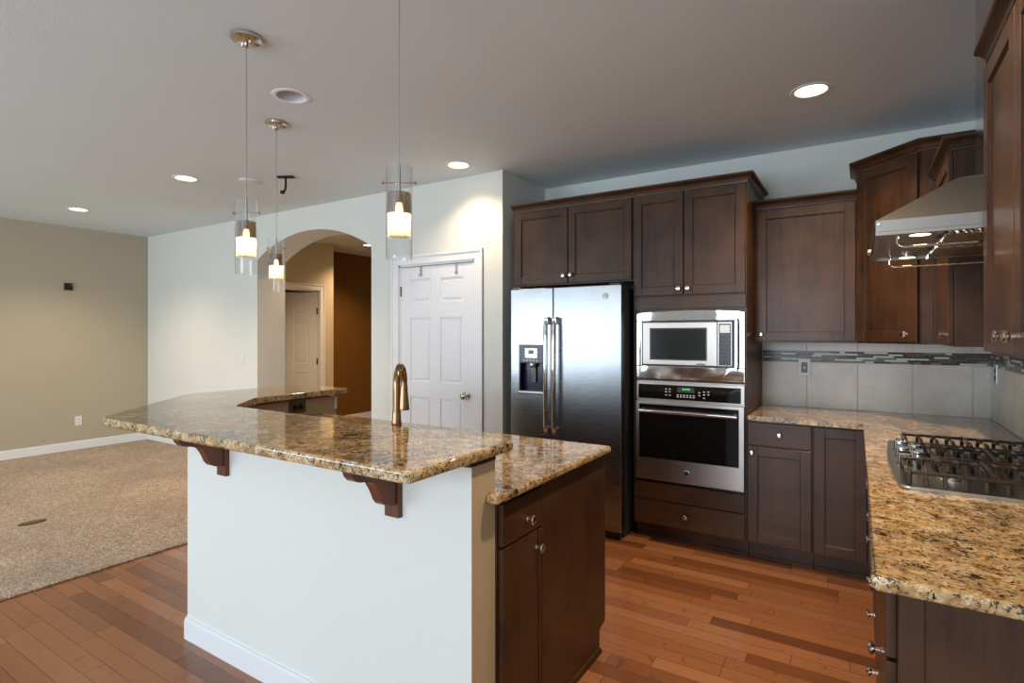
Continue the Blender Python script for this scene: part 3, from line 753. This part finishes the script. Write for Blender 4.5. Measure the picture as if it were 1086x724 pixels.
def text_mesh(txt, size, mat, parent, loc, rot, depth=.0006):
    cu = bpy.data.curves.new('badge_letters', 'FONT'); cu.body = txt; cu.size = size; cu.extrude = depth; cu.align_x = 'CENTER'; cu.align_y = 'CENTER'
    tmp = bpy.data.objects.new('badge_letters', cu); COL.objects.link(tmp)
    bpy.context.view_layer.update()
    me = bpy.data.meshes.new_from_object(tmp.evaluated_get(bpy.context.evaluated_depsgraph_get())); me.materials.clear(); me.materials.append(M[mat])
    bpy.data.objects.remove(tmp)
    o = bpy.data.objects.new('badge_letters', me); COL.objects.link(o); o.parent = parent; o.location = loc; o.rotation_euler = rot; return o
def badge(par, x, y, z, r):
    b = MB().lathe([(r, 0), (r, .002), (r*.86, .003), (r*.84, .0018), (0, .0018)], seg=28, axis='y').build('badge', 'chrome', par, (x, y, z))
    text_mesh('GE', r*1.0, 'dark_grey', b, (0, -.0022, 0), (PI/2, 0, 0))
badge(fdr, .335, 0, 1.69, .022)
MB().box(FW-.09, FW-.01, .01, .09, 1.768, 1.782, .004).build('hinge_cover', 'dark_grey', fr)
MB().box(-FW+.01, -FW+.09, .01, .09, 1.768, 1.782, .004).build('hinge_cover', 'dark_grey', fr)

# ------------------------------------------------------------------ microwave with trim kit
mw = thing('microwave_oven', 'built-in stainless microwave with wide polished trim frame', 'microwave', (-.9835, 3.7395, 1.1155))
W2, HT = .354, .468
top = [(-W2+2*W2*i/24, HT-.016+.016*(1-((i/12)-1)**2)) for i in range(25)]
def ring(m, outer, inner, y0, y1):
    for (a, b) in ((0, 1),): pass
# trim as four boxed bands around the microwave face
ix0, ix1, iz0, iz1 = -.316, .292, .092, .400
tk = MB()
tk.prism([(-W2, 0), (W2, 0), (W2, iz0), (-W2, iz0)], 'y', 0, .0195, .004, 2, True)
tk.prism([(-W2, iz1)] + [(W2, iz1)] + top[::-1], 'y', 0, .0195, .004, 2, True)
tk.prism([(-W2, iz0), (ix0, iz0), (ix0, iz1), (-W2, iz1)], 'y', 0, .0195, .004, 2, True)
tk.prism([(ix1, iz0), (W2, iz0), (W2, iz1), (ix1, iz1)], 'y', 0, .0195, .004, 2, True)
tk.build('trim_frame', 'steel_polish', mw)
MB().box(ix0, ix1, .012, .0195, iz0, iz1).build('recess', 'black_plastic', mw)
md = MB().box(ix0+.010, .188, -.014, .016, iz0+.010, iz1-.010, .004, 2).build('door', 'steel_oven', mw)
MB().box(-.248, .118, -.0155, -.01, .142, .344, .002).build('window', 'microwave_glass', md)
MB().box(-.256, .126, -.0148, -.01, .134, .352, .001).build('window_border', 'black_plastic', md)
mc = MB().box(.190, .282, -.014, .016, iz0+.010, iz1-.010, .004, 2).build('control_side', 'steel_oven', mw)
MB().box(.199, .275, -.0155, -.01, .108, .378, .002).build('control_panel', 'black_plastic', mc)
MB().box(.206, .268, -.0165, -.012, .318, .368, .001).build('display', 'display_white', mc)
bb = MB()
for r in range(7):
    for c in range(4): bb.box(.208+c*.0155, .219+c*.0155, -.0165, -.012, .128+r*.026, .137+r*.026, .0005)
bb.build('buttons', 'dark_grey', mc)
MB().tube([(.312, .002, .08), (.317, -.012, .11), (.317, -.014, .245), (.317, -.012, .38), (.312, .002, .41)], .006, 10).build('trim_groove', 'dark_grey', mw)
MB().box(.06, .115, -.0152, -.01, .108, .116, .0005).build('badge', 'dark_grey', md)

# ------------------------------------------------------------------ wall oven
ov_ = thing('wall_oven', 'built-in stainless wall oven below the microwave', 'oven', (-.981, 3.7395, .418))
W2 = .3525
MB().box(-W2, W2, .004, .0195, 0, .688, .001).build('frame', 'steel_oven', ov_)
cpn = MB().box(-W2, W2, -.012, .006, .556, .682, .004, 2).build('control_fascia', 'steel_oven', ov_)
MB().box(-W2+.014, W2-.022, -.0145, -.010, .566, .664, .001).build('control_panel', 'oven_glass', cpn)
MB().box(-.068, .042, -.016, -.013, .618, .652, .0005).build('display', 'dark_grey', cpn)
dg = MB()
for i in range(4): dg.box(-.034+i*.013, -.025+i*.013, -.0168, -.0155, .634, .646)
dg.build('digits', 'display_green', cpn)
bt = MB()
for (cx, cz) in [(-.145, .636), (-.12, .636), (-.145, .618), (-.12, .618), (-.145, .596), (-.12, .596)] + [(-.066+i*.021, z) for i in range(6) for z in (.588, .600)] + [(.075, .622), (.075, .604), (.105, .628), (.105, .61), (.132, .63), (.132, .612), (.105, .588)]:
    bt.box(cx-.006, cx+.006, -.0155, -.0135, cz-.003, cz+.003)
bt.build('buttons', 'plastic_white', cpn)
od = MB().box(-W2, W2, -.026, .002, .012, .548, .005, 2).build('oven_door', 'steel_oven', ov_)
MB().box(-W2+.022, W2-.030, -.0275, -.022, .160, .530, .003).build('window', 'oven_glass', od)
MB().tube([(-.315, -.066, .487), (-.10, -.070, .487), (.10, -.070, .487), (.315, -.066, .487)], .0135, 14).build('handle', 'chrome', od)
MB().box(-.312, -.286, -.066, -.024, .476, .498, .004).build('handle_post', 'steel_satin', od)
MB().box(.286, .312, -.066, -.024, .476, .498, .004).build('handle_post', 'steel_satin', od)
badge(od, -.005, -.026, .085, .019)
MB().box(-W2, W2, -.01, .004, .0, .010, .001).build('vent_strip', 'black_plastic', ov_)

# ------------------------------------------------------------------ range hood
hd = thing('range_hood', 'stainless steel chimney range hood over the cooktop', 'range hood', (XR-.011, 2.675, 1.762))
o0 = XR-.011
def hx(x): return x-o0
HY = .403
cnp = MB().box(hx(.036), 0, -HY, HY, .012, .0525, .0015)
lo_ = [(hx(.037), -HY+.001), (-.0005, -HY+.001), (-.0005, HY-.001), (hx(.037), HY-.001)]
hi_ = [(hx(.300), -.20), (-.0005, -.20), (-.0005, .20), (hx(.300), .20)]
up_ = [(hx(.270), -.228), (-.0005, -.228), (-.0005, .228), (hx(.270), .228)]
for (A, za), (B, zb) in (((lo_, .052), (up_, .202)), ((up_, .202), (hi_, .213))):
    va = [cnp.bm.verts.new((x, y, za)) for x, y in A]; vb = [cnp.bm.verts.new((x, y, zb)) for x, y in B]
    for i in range(4): cnp.bm.faces.new((va[i], va[(i+1) % 4], vb[(i+1) % 4], vb[i]))
    if zb > .21: cnp.bm.faces.new(vb)
cnp.build('canopy', 'steel_hood', hd)
rim = MB()
rim.box(hx(.036), 0, -HY, -HY+.012, 0, .013, .001); rim.box(hx(.036), 0, HY-.012, HY, 0, .013, .001); rim.box(hx(.036), hx(.052), -HY+.012, HY-.012, 0, .013, .001)
rim.build('rim', 'steel_hood', hd)
MB().box(hx(.375), 0, -.15, .15, .2132, H-1.762-.001, .002).build('chimney', 'steel_chimney', hd)
MB().box(hx(.030), hx(.0362), -HY+.03, HY-.03, .012, .046, .002).build('control_strip', 'black_plastic', hd)
kb = MB()
for y in (.25, .31): kb.lathe([(.011, 0), (.010, -.012), (0, -.013)], (hx(.030), y, .029), 16, 'x')
kb.build('knob', 'steel_satin', hd)
for s_ in (-1, 1):
    f = MB()
    f.box(hx(.235), hx(.60), min(s_*.012, s_*.335), max(s_*.012, s_*.335), -.004, .0125, .003)
    f.build('grease_filter', 'filter_mesh', hd)
    MB().box(hx(.222), hx(.24), s_*.17-.045, s_*.17+.045, -.012, .004, .002).tube([(hx(.225), s_*.17-.03, -.010), (hx(.225), s_*.17-.03, -.026), (hx(.225), s_*.17+.03, -.026), (hx(.225), s_*.17+.03, -.010)], .003, 8).build('filter_handle', 'chrome', hd)
    MB().lathe([(.036, .013), (.036, .004), (.030, .002), (.030, .006)], (hx(.165), s_*.335, 0), 28).build('lamp_ring', 'chrome', hd)
    MB().lathe([(.0295, .0125), (.0295, .004), (0, .002)], (hx(.165), s_*.335, 0), 28).build('lamp', 'lamp_lens', hd)
    spot('hood_light', (hx(.165), s_*.335, -.006), HOOD_POWER, size=2.4, rad=.025, parent=hd)
    y = s_*.335 - .04
    MB().tube([(hx(.100), y, .0125), (hx(.100), y, -.026), (hx(.108), y, -.036), (hx(.122), y, -.040), (hx(.60), y, -.040), (hx(.615), y, -.036), (hx(.62), y, -.026), (hx(.62), y, .0125)], .0042, 10).build('utensil_rail', 'chrome', hd)
MB().lathe([(.006, 0), (.006, .003), (0, .004)], (hx(.048), -HY, .042), 12, 'y').build('screw', 'chrome', hd)

# ------------------------------------------------------------------ gas cooktop
ck = thing('gas_cooktop', 'stainless gas cooktop with dark cast iron grates', 'cooktop', (0, 0, .914))
cx0, cx1, cy0, cy1 = .10, .605, 2.235, 3.175
pl = []
def arcpts(cx, cy, r, a0_, a1_, n=6): return [(cx+r*math.cos(math.radians(a0_+(a1_-a0_)*i/n)), cy+r*math.sin(math.radians(a0_+(a1_-a0_)*i/n))) for i in range(n+1)]
pl += arcpts(cx1-.02, cy0+.02, .02, -90, 0) + arcpts(cx1-.02, cy1-.02, .02, 0, 90) + arcpts(cx0+.03, cy1-.03, .03, 90, 170)
pl += [(cx0-.016*math.sin(PI*i/10), cy1-.04-(cy1-cy0-.08)*i/10) for i in range(1, 10)] + arcpts(cx0+.03, cy0+.03, .03, 190, 270)
ct = MB().prism(pl, 'z', .0003, .012, .005, 3).build('tray', 'steel_satin', ck)
yk = [2.60, 2.68, 2.75, 2.83, 2.90]
for i, y in enumerate(yk):
    k_ = MB().lathe([(0, .011), (.028, .011), (.028, .016), (.024, .019), (.0225, .050), (.020, .054), (0, .054)], (.136 + (.046 if i % 2 else 0), y, 0), 22).build('control_knob', 'chrome', ck)
    MB().box(.136+(.046 if i % 2 else 0)-.018, .136+(.046 if i % 2 else 0)+.018, y-.005, y+.005, .052, .064, .002).build('grip', 'chrome', k_)
def grate(y0, y1, xa, xb, n):
    g = MB(); zt = .060; b = .0062
    for yv in (y0+.022, y1-.022): g.box(xa, xb, yv-b, yv+b, zt-.016, zt-.004, .002)
    for xv in (xa+.006, xb-.006): g.box(xv-b, xv+b, y0+.02, y1-.02, zt-.016, zt-.002, .002)
    step = (xb-xa-.012)/(n-1); ym = (y0+y1)/2
    for i in range(n):
        x = xa+.006+step*i
        # ribs: foot at each outer edge, sloping to the top, raised along the length
        for (ya, yb_) in ((y0, ym-.045), (y1, ym+.045)):
            s_ = 1 if yb_ > ya else -1
            pr = [(ya, .0125), (ya+s_*.016, .0125), (ya+s_*.020, .036), (ya+s_*.05, zt-.010), (yb_, zt-.014), (yb_, zt+.004), (ya+s_*.055, zt+.004), (ya+s_*.004, zt-.016)]
            if s_ < 0: pr = pr[::-1]
            g.prism(pr, 'x', x-b, x+b, .0015, 1)
    for (x, y) in ((xa, y0), (xb-.02, y0), (xa, y1-.02), (xb-.02, y1-.02)): g.box(x, x+.02, y, y+.02, .0118, zt-.003, .003)
    g.box((xa+xb)/2-b, (xa+xb)/2+b, y0+.02, y1-.02, zt-.014, zt+.002, .0015)
    return g.build('grate', 'cast_iron', ck)
grate(2.262, 2.552, .118, .590, 10); grate(2.556, 2.856, .215, .590, 8); grate(2.860, 3.150, .150, .590, 9)
for (x, y, r) in [(.26, 2.41, .038), (.49, 2.41, .045), (.40, 2.706, .06), (.26, 3.0, .045), (.49, 3.0, .038)]:
    bn = MB().lathe([(r*1.25, .0115), (r*1.25, .016), (r, .019), (r, .024), (0, .024)], (x, y, 0), 28).build('burner', 'steel_satin', ck)
    MB().lathe([(r*.92, .0235), (r*.95, .029), (r*.85, .032), (0, .032)], (x, y, 0), 28).build('burner_cap', 'black_plastic', bn)

# ------------------------------------------------------------------ faucet
fc = thing('faucet', 'tall bronze gooseneck faucet standing behind the raised bar', 'faucet', (-1.592, 1.640, .914))
MB().lathe([(0, 0), (.034, 0), (.034, .006), (.031, .012), (.027, .06), (.021, .13), (.0165, .19), (.0165, .20), (0, .20)], seg=24).build('body', 'bronze', fc)
pts = [(0, 0, .195), (0, 0, .29)] + [(0, .062-.062*math.cos(a), .305+.072*math.sin(a)) for a in [PI*i/14 for i in range(15)]] + [(0, .124, .29)]
MB().tube([(x-y*.50, y*.87, z) for (x, y, z) in pts], .0145, 16).build('spout', 'bronze', fc)
MB().lathe([(.0155, .292), (.016, .27), (.019, .24), (.023, .195), (.022, .188), (.0, .186)], (-.124*.50, .124*.87, 0), 20).build('spray_head', 'bronze', fc)
MB().tube([(.018, 0, .08), (.045, 0, .085), (.075, 0, .10)], [.009, .008, .006], 12).build('lever', 'bronze', fc)
